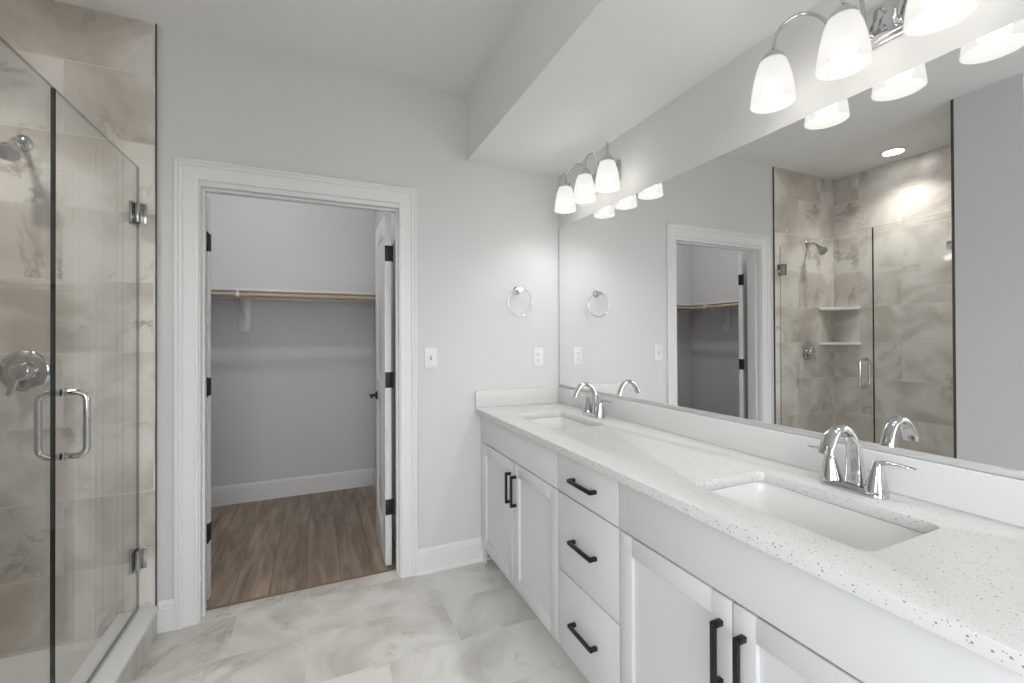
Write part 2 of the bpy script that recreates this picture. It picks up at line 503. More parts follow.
struct(MB().box((-4.2, -4.42, ZC), (0.12, CB + .1, ZC + .08)).build('ceiling', CEIL, smooth=False), 'pale grey ceiling', 'ceiling')
struct(MB().box((XS, 0, ZS), (0, -4.3, ZC)).build('ceiling_soffit', CEIL, smooth=False), 'boxed lower ceiling above the vanity', 'ceiling')
struct(MB().box((-3.12, -4.42, -.08), (0.12, 0.097, 0)).build('floor', FLOORT, smooth=False), 'veined grey stone tile bathroom floor', 'floor')
struct(MB().box((CL - .1, 0.099, -.08), (CR + .1, CB + .1, 0)).build('floor_closet', PLANK, smooth=False), 'brown oak plank closet floor', 'floor')
struct(MB().box((JL, 0.090, 0), (JR, 0.108, 0.004), 0.0015).build('trim_threshold', mat('threshold_strip', (0.24, 0.17, 0.12), 0.4)), 'thin brown threshold strip between tile and planks', 'trim')

# tile cladding of the shower
struct(MB().box((XW, -0.010, 0.03), (XT - .004, 0, ZC)).build('wall_shower_back', TILE_XZ, smooth=False), 'tiled shower wall with valve and shower head', 'wall')
struct(MB().box((XW, 0, 0.03), (XW - .012, YE, ZC)).build('wall_shower_left', TILE_YZ, smooth=False), 'tiled long wall of the shower', 'wall')
struct(MB().box((XW, YE, 0.03), (XT - .004, YE - .010, ZC)).build('wall_shower_end', TILE_XZ, smooth=False), 'tiled end wall of the shower', 'wall')
m = MB(); m.box((XT - .004, -0.012, 0.124), (XT, 0, ZC))
struct(m.build('trim_1', EDGETRIM, smooth=False), 'thin dark metal tile edge beside the closet door', 'trim')
m = MB(); m.box((XT - .004, YE + .002, 0.124), (XT + .001, YE - .012, ZC))
struct(m.build('trim_2', EDGETRIM, smooth=False), 'thin dark metal tile edge at the shower end wall', 'trim')
struct(MB().box((XW, -0.010, -.02), (-2.207, YE, 0.037)).build('floor_shower', PAN, smooth=False), 'pale shower pan floor', 'floor')
curb = struct(MB().box((-2.204, 0, 0), (XT + .004, YE - .01, 0.102)).build('trim_curb', FLOORT, smooth=False), 'tiled shower curb with white stone cap', 'shower curb')
MB().box((-2.209, -0.010, 0.102), (-2.066, YE, 0.122), 0.003).build('cap', CAP, curb)

# door casing, jamb and stops
def casing_profile():
    return [(0.0, 0.0), (0.0, 0.011), (0.012, 0.013), (0.0135, 0.009), (0.048, 0.0125), (0.058, 0.013),
            (0.061, 0.019), (0.068, 0.0205), (0.070, 0.0165), (0.075, 0.0165), (0.077, 0.0210), (0.087, 0.0205), (0.089, 0.0185), (0.089, 0.0)]


def casing(y0, s):
    """three-sided casing with mitred corners; s = -1 faces the bathroom, +1 the closet"""
    il, ir, ih = JL - .006, JR + .006, JH + .006 + .016
    ih = 2.056
    mm = MB()
    pr = casing_profile()
    rr = [[(il - u, y0 + s * w, 0) for u, w in pr], [(il - u, y0 + s * w, ih + u) for u, w in pr],
          [(ir + u, y0 + s * w, ih + u) for u, w in pr], [(ir + u, y0 + s * w, 0) for u, w in pr]]
    mm.rings(rr)
    return mm


struct(casing(0, -1).build('trim_3', TRIM, angle=20), 'white moulded casing around the closet doorway', 'trim')
struct(casing(WT, 1).build('trim_4', TRIM, angle=20), 'white casing on the closet side of the doorway', 'trim')
m = MB()
m.box((JL - .02, 0, 0), (JL, WT, JH + .02)); m.box((JR, 0, 0), (JR + .02, WT, JH + .02)); m.box((JL, 0, JH), (JR, WT, JH + .02))
m.box((JL, 0.036, 0), (JL + .010, 0.072, JH), .002); m.box((JR - .010, 0.036, 0), (JR, 0.072, JH), .002); m.box((JL + .01, 0.036, JH - .011), (JR - .01, 0.072, JH), .002)
struct(m.build('trim_5', TRIM, smooth=False), 'white door jamb of the closet doorway', 'trim')


def baseboard(name, p, q, nrm, label, h=0.135, shoe=False):
    """baseboard from p to q on the floor; nrm points into the room"""
    p, q, nrm = Vector((*p, 0)), Vector((*q, 0)), Vector((*nrm, 0))
    pr = [(0, 0), (0.014, 0), (0.014, h - .032), (0.012, h - .028), (0.0125, h - .016), (0.009, h - .008), (0.005, h), (0, h)]
    mm = MB().rings([[p + nrm * w + Vector((0, 0, z)) for w, z in pr], [q + nrm * w + Vector((0, 0, z)) for w, z in pr]])
    if shoe:
        sp = [(0.014, 0), (0.026, 0), (0.0255, .007), (0.022, .014), (0.014, .018)]
        mm.rings([[p + nrm * w + Vector((0, 0, z)) for w, z in sp], [q + nrm * w + Vector((0, 0, z)) for w, z in sp]])
    return struct(mm.build(name, TRIM, angle=20), label, 'baseboard')


baseboard('baseboard_back_left', (XT + .004, 0), (JL - .095, 0), (0, -1), 'short white baseboard between shower curb and door casing')
baseboard('baseboard_back_right', (JR + .095, 0), (-0.47, 0), (0, -1), 'white baseboard between door casing and vanity', shoe=True)
baseboard('baseboard_left', (XT, YE - .012), (XT, -1.434), (1, 0), 'white baseboard on the wall beside the shower end')
baseboard('baseboard_closet_back', (CL, CB), (CR, CB), (0, -1), 'white baseboard along the closet back wall', h=0.15)
baseboard('baseboard_closet_left', (CL, WT), (CL, CB), (1, 0), 'white baseboard along the closet left wall', h=0.15)
baseboard('baseboard_closet_right', (CR, WT), (CR, CB), (-1, 0), 'white baseboard along the closet right wall', h=0.15)

# ------------------------------------------------------------------ closet doors
def panel_leaf(w, h, t):
    """two-panel door leaf in a local frame: x along the width from the hinge edge, y through the thickness (0..t), z up"""
    mm = MB()
    st = 0.085
    rails = [(0, 0.20), (0.90, 1.04), (h - 0.11, h)]
    for a, b in ((0, st), (w - st, w)):
        mm.box((a, 0, 0), (b, t, h), .0015)
    for a, b in rails:
        mm.box((st, 0, a), (w - st, t, b), .001)
    for a, b in ((0.20, 0.90), (1.04, h - 0.11)):
        mm.box((st - .004, 0.009, a - .004), (w - st + .004, t - .009, b + .004))
        for yy, s in ((0.0, 1), (t, -1)):   # sloped sticking around the panel
            for (x0, z0, x1, z1) in ((st, a, w - st, a), (w - st, a, w - st, b), (w - st, b, st, b), (st, b, st, a)):
                dx, dz = x1 - x0, z1 - z0; L = math.hypot(dx, dz); nx, nz = -dz / L, dx / L
                tri = [(0, 0), (0, 0.0095), (0.012, 0.0095)]
                mm.rings([[(x0 + nx * u, yy + s * v, z0 + nz * u) for u, v in tri], [(x1 + nx * u, yy + s * v, z1 + nz * u) for u, v in tri]])
        mm.box((st + .045, 0.004, a + .045), (w - st - .045, t - .004, b - .045), .004)
    return mm


def place(mm, mat4):
    bmesh.ops.transform(mm.bm, matrix=mat4, verts=mm.bm.verts)
    return mm


def hinge_mb(zc, t):
    """black butt hinge: plate on the leaf edge (x = 0 plane), knuckle beyond the closet face"""
    mm = MB()
    pts = [(0.0, -.045), (t + .006, -.045), (t + .006, .045), (0.0, .045)]
    mm.box((-0.0022, 0.001, zc - .045), (0.0005, t + .004, zc + .045), .001)
    for k in range(3):
        mm.lathe([(0.0055, zc - .044 + k * .030), (0.0055, zc - .016 + k * .030)], (-.002, t + .008, 0), n=14)
    mm.lathe([(0.003, zc - .050), (0.003, zc + .050)], (-.002, t + .008, 0), n=10)
    for k in (-1, 0, 1):
        mm.sphere((-.0024, t * .45 + (0.006 if k else -.006), zc + k * .028), .0035, (.3, 1, 1), 10)
    return mm


def lever_mb(w, t, side):
    """black lever handle near the free end; side -1 = y<0 face, +1 = y>t face"""
    mm = MB()
    x, z = w - 0.06, 0.93
    y0 = 0.0 if side < 0 else t
    d = Vector((0, side, 0))
    mm.lathe([(0.026, 0), (0.026, .006), (0.022, .009), (0.011, .011), (0.0095, .016), (0.0095, .042)], (x, y0, z), d, n=24)
    mm.box((x - .012, y0 + side * .033, z - .009), (x + .012, y0 + side * .046, z + .009), .003)
    mm.box((x - .100, y0 + side * .035, z - .008), (x + .004, y0 + side * .046, z + .008), .003)
    return mm


LW, LH, LT = 0.449, 2.015, 0.035
def closet_door(name, mat4, mirror, label, root_loc):
    M = mat4 @ (Matrix.Scale(-1, 4, (0, 1, 0)) if mirror else Matrix.Identity(4))
    def put(mm, nm, mt, parent=None):
        place(mm, M)
        bmesh.ops.recalc_face_normals(mm.bm, faces=mm.bm.faces)
        return mm.build(nm, mt, parent)
    leaf = put(panel_leaf(LW, LH, LT), name, TRIM)
    struct(leaf, label, 'door')
    for zc in (1.79, 1.062, 0.333):
        put(hinge_mb(zc, LT), 'hinge', BLACK, leaf)
    for s in (-1, 1):
        put(lever_mb(LW, LT, s), 'door_handle', BLACK, leaf)
    return leaf


# right leaf stands open 90 degrees into the closet: its width runs +y, its bathroom face looks to -x
# local x (width) -> +y, local y (thickness, bathroom face at 0) -> +x
Mr = Matrix.Translation((-1.066, 0.134, 0.012)) @ Matrix(((0, 1, 0, 0), (1, 0, 0, 0), (0, 0, 1, 0), (0, 0, 0, 1)))
closet_door('door_1', Mr, False, 'white closet door leaf standing open on the right jamb', None)
# left leaf is folded back against the closet side of the wall: hinge edge faces +x
A = R(168)
Ml = Matrix.Translation((-1.911, 0.203, 0.012)) @ Matrix.Rotation(A, 4, 'Z')
closet_door('door_2', Ml, False, 'white closet door leaf folded back past the left jamb', None)

# ------------------------------------------------------------------ closet shelf and rods
SZ0, SZ1, SY = 1.672, 1.691, 1.345


def bracket(parent, wallpt, d, along):
    """white shelf-and-rod bracket; wallpt on the wall, d = direction into the room, along = unit along the wall"""
    w, d, a = Vector(wallpt), Vector(d), Vector(along)
    up = Vector((0, 0, 1))
    to = Matrix((d, up, a)).transposed().to_4x4(); to.translation = w
    mm = MB()
    mm.prism([(0, -.30), (0.018, -.30), (0.018, 0), (0, 0)], -.042, .042, to, bev=.002)
    bb = mm.build('bracket_board', TRIM, parent)
    mm = MB()
    L = 0.30
    # top arm, wall leg, brace and rod hook as one metal strip outline
    mm.prism([(0.018, 0), (0.018, -.25), (0.026, -.25), (0.030, -.20), (L - .02, -.022), (L + .01, -.020), (L + .025, -.0), ], -.0035, .0035, to)
    hook = [(0.345 + 0.021 * math.cos(t), -.034 + 0.021 * math.sin(t)) for t in [R(x) for x in range(60, -121, -15)]]
    inn = [(0.345 + 0.0175 * math.cos(t), -.034 + 0.0175 * math.sin(t)) for t in [R(x) for x in range(-120, 61, 15)]]
    mm.prism(hook + inn, -.010, .010, to)
    mm.prism([(L, -.020), (L + .060, -.014), (L + .060, 0), (L, 0)], -.006, .006, to)
    mm.build('bracket', TRIM, parent)


sh = thing('closet_shelf', 'long white shelf along the closet back wall above the rod', 'shelf', (-1.9, CB, SZ0), 'closet shelves')
MB().box((CL, CB, SZ0), (CR, SY, SZ1), .002).build('shelf_board', TRIM, sh)
MB().box((CL, CB, 1.627), (CR, CB - .016, SZ0), .001).build('cleat', TRIM, sh)
bracket(sh, (-1.953, CB - .001, SZ0 - .002), (0, -1, 0), (1, 0, 0))
r1 = MB()
r1.tube([(CL + .36, 1.305, 1.638), (CR, 1.305, 1.638)], 0.0165, 18)
ro = r1.build('hanging_rod', WOODROD)
tag(ro, 'pale wooden hanging rod under the closet back wall shelf', 'rod', 'closet rods')
MB().lathe([(0.030, 0), (0.030, .005), (0.022, .008), (0.022, .018)], (CR, 1.305, 1.638), (-1, 0, 0), n=24).build('rod_socket', TRIM, ro)
sl = thing('closet_shelf', 'shorter white shelf along the closet left wall, seen in the mirror', 'shelf', (CL, 0.8, SZ0), 'closet shelves')
MB().box((CL, WT + .30, SZ0), (CL + .305, SY - .001, SZ1), .002).build('shelf_board', TRIM, sl)
MB().box((CL, WT + .30, 1.627), (CL + .016, SY - .001, SZ0), .001).build('cleat', TRIM, sl)
bracket(sl, (CL + .001, 1.12, SZ0 - .002), (1, 0, 0), (0, 1, 0))
ro2 = MB().tube([(CL + .345, WT + .30, 1.638), (CL + .345, 1.60, 1.638)], 0.0165, 18).build('hanging_rod', WOODROD)
tag(ro2, 'pale wooden hanging rod along the closet left wall, seen in the mirror', 'rod', 'closet rods')
# closet ceiling lamp (just above the door head, out of the frame)
cl = thing('ceiling_light', 'round white flush light on the closet ceiling', 'ceiling light', (-1.85, 0.64, ZC))
MB().lathe([(0.14, 0), (0.14, -.018), (0.125, -.022)], (-1.85, 0.64, ZC)).build('rim', TRIM, cl)
MB().lathe([(0.045, -.022), (0.045, -.030), (0.03, -.040), (0.0, -.042)], (-1.85, 0.64, ZC)).build('diffuser', LENS, cl)
lamp('closet_lamp', 'POINT', (-1.85, 0.64, 2.675), CLOSET_W, 0.022)

# ------------------------------------------------------------------ shower
gx0, gx1 = -2.146, -2.136


def glass_panel(y0, y1, z0, z1, dark):
    """10 mm pane; only the polished edge that meets its neighbour (normal `dark` along y) reads black"""
    mm = MB(); mm.box((gx0, y0, z0), (gx1, y1, z1))
    mm.bm.faces.ensure_lookup_table()
    for f in mm.bm.faces:
        f.material_index = 0 if abs(f.normal.x) > .9 else (1 if f.normal.y * dark > .9 else 2)
    return mm


dr = thing('shower_door', 'hinged clear glass shower door with chrome pull', 'shower door', (-2.141, -.35, .122))
glass_panel(-.016, -.689, .134, 2.075, -1).build('glass_panel', [GLASS, GEDGE, GSOFT], dr, smooth=False)
MB().box((-2.145, -.017, .1235), (-2.137, -.689, .134)).build('sweep', SEAL, dr)
for zc in (1.871, 0.348):
    mm = MB()
    mm.box((-2.172, -.0102, zc - .046), (-2.110, -.016, zc + .046), .002)
    mm.box((-2.158, -.016, zc - .046), (-2.146, -.062, zc + .046), .003)
    mm.box((-2.136, -.016, zc - .046), (-2.124, -.062, zc + .046), .003)
    mm.lathe([(0.009, -.030), (0.009, .030)], (-2.141, -.020, zc), n=16)
    h = mm.build('hinge', DCHROME, dr)
    mm = MB()
    for dz in (-.025, .025):
        mm.lathe([(0.0055, 0), (0.0055, .0015), (0.003, .002)], (-2.124, -.045, zc + dz), (1, 0, 0), n=14)
    mm.build('screw', NICKEL, h)


def d_handle(s):
    """D pull on one face; s = +1 outside"""
    x0 = gx1 if s > 0 else gx0
    X = x0 + s * .052; zt, zb, y, r = 1.150, 0.950, -.634, .026
    f = lambda a, b: (a, y, b)
    p = [(x0, y, zt)]
    p += [(X - s * r + s * r * math.sin(t), y, zt - r + r * math.cos(t)) for t in [R(10 * k) for k in range(10)]]
    p += [(X - s * r + s * r * math.cos(t), y, zb + r - r * math.sin(t)) for t in [R(10 * k) for k in range(10)]]
    p += [(x0, y, zb)]
    mm = MB().tube(p, .0095, 18)
    for z in (zt, zb):
        mm.lathe([(.0125, 0), (.0125, .003), (.0095, .004)], (x0, y, z), (s, 0, 0), n=20)
    return mm


for s in (1, -1):
    d_handle(s).build('handle', CHROME, dr)
fx = thing('glass_screen', 'fixed clear glass panel beside the glass shower door', 'glass panel', (-2.141, -.92, .122))
glass_panel(-.694, YE + .003, .1225, 2.075, 1).build('glass_panel', [GLASS, GEDGE, GSOFT], fx, smooth=False)
for zc in (1.872, 0.45):
    mm = MB()
    mm.box((-2.156, YE + .0005, zc - .024), (-2.146, YE + .048, zc + .024), .002)
    mm.box((-2.136, YE + .0005, zc - .024), (-2.126, YE + .048, zc + .024), .002)
    mm.build('clip', CHROME, fx)

# valve
vt = thing('shower_valve', 'round chrome shower valve trim with lever on the tiled wall', 'shower valve', (-2.502, -.010, 1.187))
V = (-2.502, -.010, 1.187); N = (0, -1, 0)
MB().lathe([(0.083, 0), (0.083, .003), (0.078, .008), (0.050, .013), (0.042, .013)], V, N, n=56).build('escutcheon', CHROME, vt)
mm = MB()
mm.lathe([(0.040, .013), (0.040, .020), (0.037, .034), (0.032, .048), (0.026, .053), (0.0, .055)], V, N, n=40)
d = Vector((-.34, 0, -.94)).normalized(); P0 = Vector(V) + Vector((0, -.040, 0)) + d * .012
q = d.cross(Vector((0, 1, 0)))
def sect(c, hw, ht, tilt=0.0):
    return [c + q * (hw * math.cos(t)) + Vector((0, 1, 0)) * (ht * math.sin(t)) for t in [2 * math.pi * k / 16 for k in range(16)]]
mm.rings([sect(P0, .013, .009), sect(P0 + d * .04 + Vector((0, -.004, 0)), .012, .007), sect(P0 + d * .075 + Vector((0, -.003, 0)), .011, .006), sect(P0 + d * .090, .007, .004)])
mm.build('lever', CHROME, vt)

# shower head
hd = thing('showerhead', 'chrome shower head on a bent arm high on the tiled wall', 'shower head', (-2.515, -.010, 2.118))
H = Vector((-2.515, -.010, 2.118))
MB().lathe([(0.034, 0), (0.034, .004), (0.027, .009), (0.015, .015)], H, N, n=36).build('flange', CHROME, hd)
ap = smooth_path([H + Vector((0, -.005, 0)), H + Vector((.003, -.035, .003)), H + Vector((.008, -.070, -.010)), H + Vector((.014, -.098, -.038))], 8)
MB().tube(ap, .0095, 16).build('arm', CHROME, hd)
e = ap[-1]; dd = (ap[-1] - ap[-3]).normalized()
mm = MB()
mm.sphere(e + dd * .006, .015)
mm.lathe([(0.014, .008), (0.017, .014), (0.017, .022), (0.022, .030), (0.032, .050), (0.037, .062), (0.037, .070), (0.034, .074)], e, dd, n=40)
hb = mm.build('head', CHROME, hd)
mm = MB(); mm.lathe([(0.033, .0735), (0.030, .076), (0.0, .077)], e, dd, n=36)
mm.build('spray_face', NICKEL, hb)

# corner shelves
for z, lab in ((1.556, 'upper white corner shelf in the tiled shower'), (1.246, 'lower white corner shelf in the tiled shower')):
    pts = [(XW, -.010), (XW + .228, -.010), (XW + .228, -.022)] + [(XW + .222 - .20 * k / 8 - .012 * math.sin(math.pi * k / 8), -.030 - .19 * k / 8 + .012 * math.sin(math.pi * k / 8)) for k in range(1, 8)] + [(XW + .012, -.228), (XW, -.228)]
    s_ = MB().prism(pts, z - .012, z + .012, bev=.004).build('corner_shelf', CAP)
    tag(s_, lab, 'shelf', 'shower corner shelves')

# recessed lamps
def downlight(x, y, label, watts):
    t = thing('recessed_light', label, 'recessed light', (x, y, ZC))
    MB().rings([[(x + r * math.cos(a), y + r * math.sin(a), z) for a in [2 * math.pi * k / 48 for k in range(48)]] for r, z in ((.062, ZC - .0005), (.098, ZC - .0005), (.098, ZC - .003), (.090, ZC - .007), (.066, ZC - .006), (.062, ZC - .0045))], closed=True).build('trim_ring', TRIM, t)
    MB().lathe([(.0615, -.0005), (.0615, -.007), (.055, -.009), (0, -.0095)], (x, y, ZC), n=40).build('lens', LENS, t)
    lamp('recessed_lamp', 'SPOT', (x, y, ZC - .012), watts, .05, spot=R(120))


downlight(-2.644, -.582, 'round recessed light in the ceiling above the shower', CAN_W)

# ------------------------------------------------------------------ vanity
XF = -0.545
def shaker_door(y0, y1, z0, z1):
    mm = MB(); w = .058; x0, x1 = XF + .019, XF
    mm.box((x0, y0, z0), (x1, y0 - w, z1), .0015); mm.box((x0, y1 + w, z0), (x1, y1, z1), .0015)
    mm.box((x0, y0 - w, z0), (x1, y1 + w, z0 + w), .0008); mm.box((x0, y0 - w, z1 - w), (x1, y1 + w, z1), .0008)
    mm.box((x0, y0 - w + .005, z0 + w - .005), (x1 + .011, y1 + w - .005, z1 - w + .005))
    return mm


def pull(yc, zc, vert, L=.150):
    mm = MB(); h = L / 2; x = XF - .031
    if vert:
        mm.box((x, yc - .0065, zc - h), (x + .010, yc + .0065, zc + h), .001)
        for z in (zc - h, zc + h - .013):
            mm.box((x + .004, yc - .0065, z), (XF, yc + .0065, z + .013), .001)
    else:
        mm.box((x, yc - h, zc - .0065), (x + .010, yc + h, zc + .0065), .001)
        for y in (yc - h, yc + h - .013):
            mm.box((x + .004, y, zc - .0065), (XF, y + .013, zc + .0065), .001)
    return mm


def carcass(root, y0, y1):
    mm = MB(); xa, xb = XF + .021, -.022
    mm.box((xa, y0, .10), (xb, y0 - .016, .868)); mm.box((xa, y1 + .016, .10), (xb, y1, .868))
    mm.box((xa, y0 - .016, .10), (xb, y1 + .016, .116)); mm.box((xb - .008, y0 - .016, .116), (xb, y1 + .016, .868))
    mm.box((xa, y0 - .016, .845), (xa + .018, y1 + .016, .868)); mm.box((xa, y0 - .016, .690), (xa + .018, y1 + .016, .725))
    mm.build('carcass', GAPSHADE, root, smooth=False)
    MB().box((XF + .075, y0, 0), (XF + .091, y1, .10)).build('toe_kick', CAB, root)


ZB, ZM, ZT = .100, .709, .858
GV, GH = .003, .003     # half reveals between the fronts
def sink_cabinet(y0, y1, split, label, tilt_labels):
    r = thing('sink_cabinet', label, 'cabinet', (-.27, (y0 + y1) / 2, 0), 'vanity base cabinets')
    carcass(r, y0, y1)
    MB().box((XF + .019, y0 - .002, ZM + GH), (XF, y1 + GV, ZT), .0015).build('false_front', CAB, r)
    for a, b, pc in ((y0 - .002, split + .002, split + .031), (split - .002, y1 + GV, split - .031)):
        dd = shaker_door(a, b, ZB, ZM - GH).build('door', CAB, r)
        pull(pc, .574, True).build('handle', BLACK, dd)
    return r


sink_cabinet(-.050, -.936, -.500, 'light grey sink cabinet with two shaker doors next to the back wall', None)
sink_cabinet(-1.3285, -2.214, -1.744, 'light grey sink cabinet with two shaker doors nearest the camera', None)
r = thing('drawer_cabinet', 'light grey cabinet of three slab drawers between the sink cabinets', 'cabinet', (-.27, -1.132, 0), 'vanity base cabinets')
carcass(r, -.937, -1.327)
for a, b in ((ZM + GH, ZT), (.404 + GH, ZM - GH), (ZB, .404 - GH)):
    dd = MB().box((XF + .019, -.9395, a), (XF, -1.325, b), .0015).build('drawer', CAB, r)
    pull(-1.132, (a + b) / 2, False).build('handle', BLACK, dd)
fl = MB().box((XF + .012, -.001, .0), (XF + .030, -.047, .868)).build('filler_strip', CAB)
tag(fl, 'narrow grey filler strip between sink cabinet and back wall', 'filler strip')

# countertop
S1, S2, SX, SHX, SHY = -.526, -1.752, -.307, .142, .219
ct = thing('countertop', 'white speckled quartz vanity countertop with backsplash', 'countertop', (-.285, -1.12, .87))
cu = bpy.data.curves.new('top', 'CURVE'); cu.dimensions = '2D'; cu.fill_mode = 'BOTH'; cu.extrude = .015 - .002; cu.bevel_depth = .002; cu.bevel_resolution = 1
for pts in (rrect(-.285, -1.1185, .283, 1.1165, .003, 2), rrect(SX, S1, SHX + .002, SHY + .002, .028), rrect(SX, S2, SHX + .002, SHY + .002, .028)):
    s_ = cu.splines.new('POLY'); s_.points.add(len(pts) - 1); s_.use_cyclic_u = True
    for i, p in enumerate(pts): s_.points[i].co = (p[0], p[1], 0, 1)
tmp = bpy.data.objects.new('tmp', cu); col.objects.link(tmp)
bpy.context.view_layer.update()
me = bpy.data.meshes.new_from_object(tmp.evaluated_get(bpy.context.evaluated_depsgraph_get()))
bpy.data.objects.remove(tmp, do_unlink=True)
mm = MB(); mm.bm.from_mesh(me); bpy.data.meshes.remove(me)
for v in mm.bm.verts: v.co.z += .885
for f in mm.bm.faces: f.material_index = 0
bmesh.ops.remove_doubles(mm.bm, verts=mm.bm.verts, dist=1e-5)
mm.build('slab', QUARTZ, ct, angle=30)
MB().box((-.0205, -.021, .9), (-.001, -2.235, 1.0), .002).build('backsplash', QUARTZ, ct)
MB().box((-.570, -.001, .9), (-.001, -.0205, 1.0), .002).build('side_splash', QUARTZ, ct)


def basin(yc, label):
    t = thing('sink', label, 'sink', (SX, yc, .73), 'undermount sinks')
    mm = MB()
    lv = [(.869, .170, .247, .03), (.869, .1425, .2195, .028), (.862, .1425, .2195, .028), (.848, .139, .216, .03), (.775, .126, .196, .04), (.748, .112, .178, .045), (.738, .088, .15, .05), (.734, .03, .03, .029)]
    inner = [[(x, y, z) for x, y in rrect(SX, yc, hx, hy, r_, 8)] for z, hx, hy, r_ in lv]
    outer = [[(x, y, z) for x, y in rrect(SX, yc, hx, hy, r_, 8)] for z, hx, hy, r_ in ((.722, .03, .03, .029), (.726, .10, .165, .05), (.75, .13, .195, .045), (.845, .150, .228, .03), (.861, .152, .23, .03), (.861, .170, .247, .03))]
    mm.rings(inner + outer, closed=True)
    mm.build('bowl', PORC, t, angle=50)
    MB().lathe([(.029, .0), (.029, .002), (.022, .003), (.020, -.002), (.0, -.002)], (SX, yc, .735), n=32).build('drain', CHROME, t)
    return t


basin(S1, 'white rectangular undermount sink near the back wall')
basin(S2, 'white rectangular undermount sink nearest the camera')


def faucet(yc, label):
    x = -.092
    t = thing('faucet', label, 'faucet', (x, yc, .9), 'centerset faucets')
    Z = .9
    mm = MB()   # base plate with softly humped ends
    lv = [(0, .028, .080), (.004, .029, .081), (.012, .027, .079), (.018, .021, .073)]
    mm.rings([[(px, py, Z + z) for px, py in rrect(x, yc, hx, hy, hx * .96, 8)] for z, hx, hy in lv])
    mm.build('base', CHROME, t)
    # spout: broad ribbon arching towards the basin
    path = smooth_path([(x + .008, 0, Z + .010), (x + .010, 0, Z + .06), (x + .004, 0, Z + .115), (x - .018, 0, Z + .155), (x - .052, 0, Z + .172), (x - .086, 0, Z + .160), (x - .108, 0, Z + .132), (x - .118, 0, Z + .108)], 7)
    n = len(path); rr = []
    for i, p in enumerate(path):
        a = path[max(0, i - 1)]; b = path[min(n - 1, i + 1)]
        T = (b - a).normalized(); nrm = T.cross(Vector((0, 1, 0)))
        s = i / (n - 1)
        hw = .0235 - .0085 * min(1, s / .35) + (.004 * max(0, (s - .5) / .5))
        th = .0165 - .005 * min(1, s / .4) - .002 * s
        rr.append([p + Vector((0, yc, 0)) + Vector((0, hw * (abs(math.cos(u)) ** .7) * (1 if math.cos(u) >= 0 else -1), 0)) + nrm * (th * (abs(math.sin(u)) ** .7) * (1 if math.sin(u) >= 0 else -1)) for u in [2 * math.pi * k / 24 for k in range(24)]])
    mm = MB(); mm.rings(rr)
    mm.build('spout', CHROME, t, angle=50)
    for s in (-1, 1):
        y = yc + s * .0525
        hb = MB()
        prof = [(.0, .0275, .0275), (.006, .0272, .0270), (.020, .0248, .0245), (.045, .0192, .0190), (.065, .0142, .0145), (.080, .0105, .0112), (.086, .007, .008)]
        hb.rings([[(x + a * math.cos(u), y + s * .25 * z * .25 + b * math.sin(u), Z + .006 + z) for u in [2 * math.pi * k / 28 for k in range(28)]] for z, a, b in prof])
        hb = hb.build('handle', CHROME, t, angle=50)
        lp = [(x, y + s * .000, Z + .078, .0095, .0095), (x + .002, y + s * .012, Z + .088, .0095, .0075), (x + .008, y + s * .030, Z + .0915, .0090, .0045), (x + .014, y + s * .052, Z + .090, .0085, .0035), (x + .018, y + s * .072, Z + .088, .0075, .0030), (x + .019, y + s * .078, Z + .0878, .0045, .0020)]
        MB().rings([[(px + a * math.cos(u), py, pz + b * math.sin(u)) for u in [2 * math.pi * k / 18 for k in range(18)]] for px, py, pz, a, b in lp]).build('lever', CHROME, hb, angle=50)
    return t


faucet(S1, 'chrome high-arc two-lever faucet at the sink near the back wall')
faucet(S2, 'chrome high-arc two-lever faucet at the sink nearest the camera')

# mirror
mi = thing('mirror', 'wide frameless vanity mirror above the quartz backsplash', 'mirror', (0, -1.13, 1.002))
MB().box((-.0055, -.022, 1.016), (-.0005, -2.24, 2.009)).build('mirror_glass', MIRROR, mi, smooth=False)
MB().box((-.0075, -.022, 1.0012), (-.0005, -2.24, 1.0160), .0008).build('bottom_channel', ALU, mi)

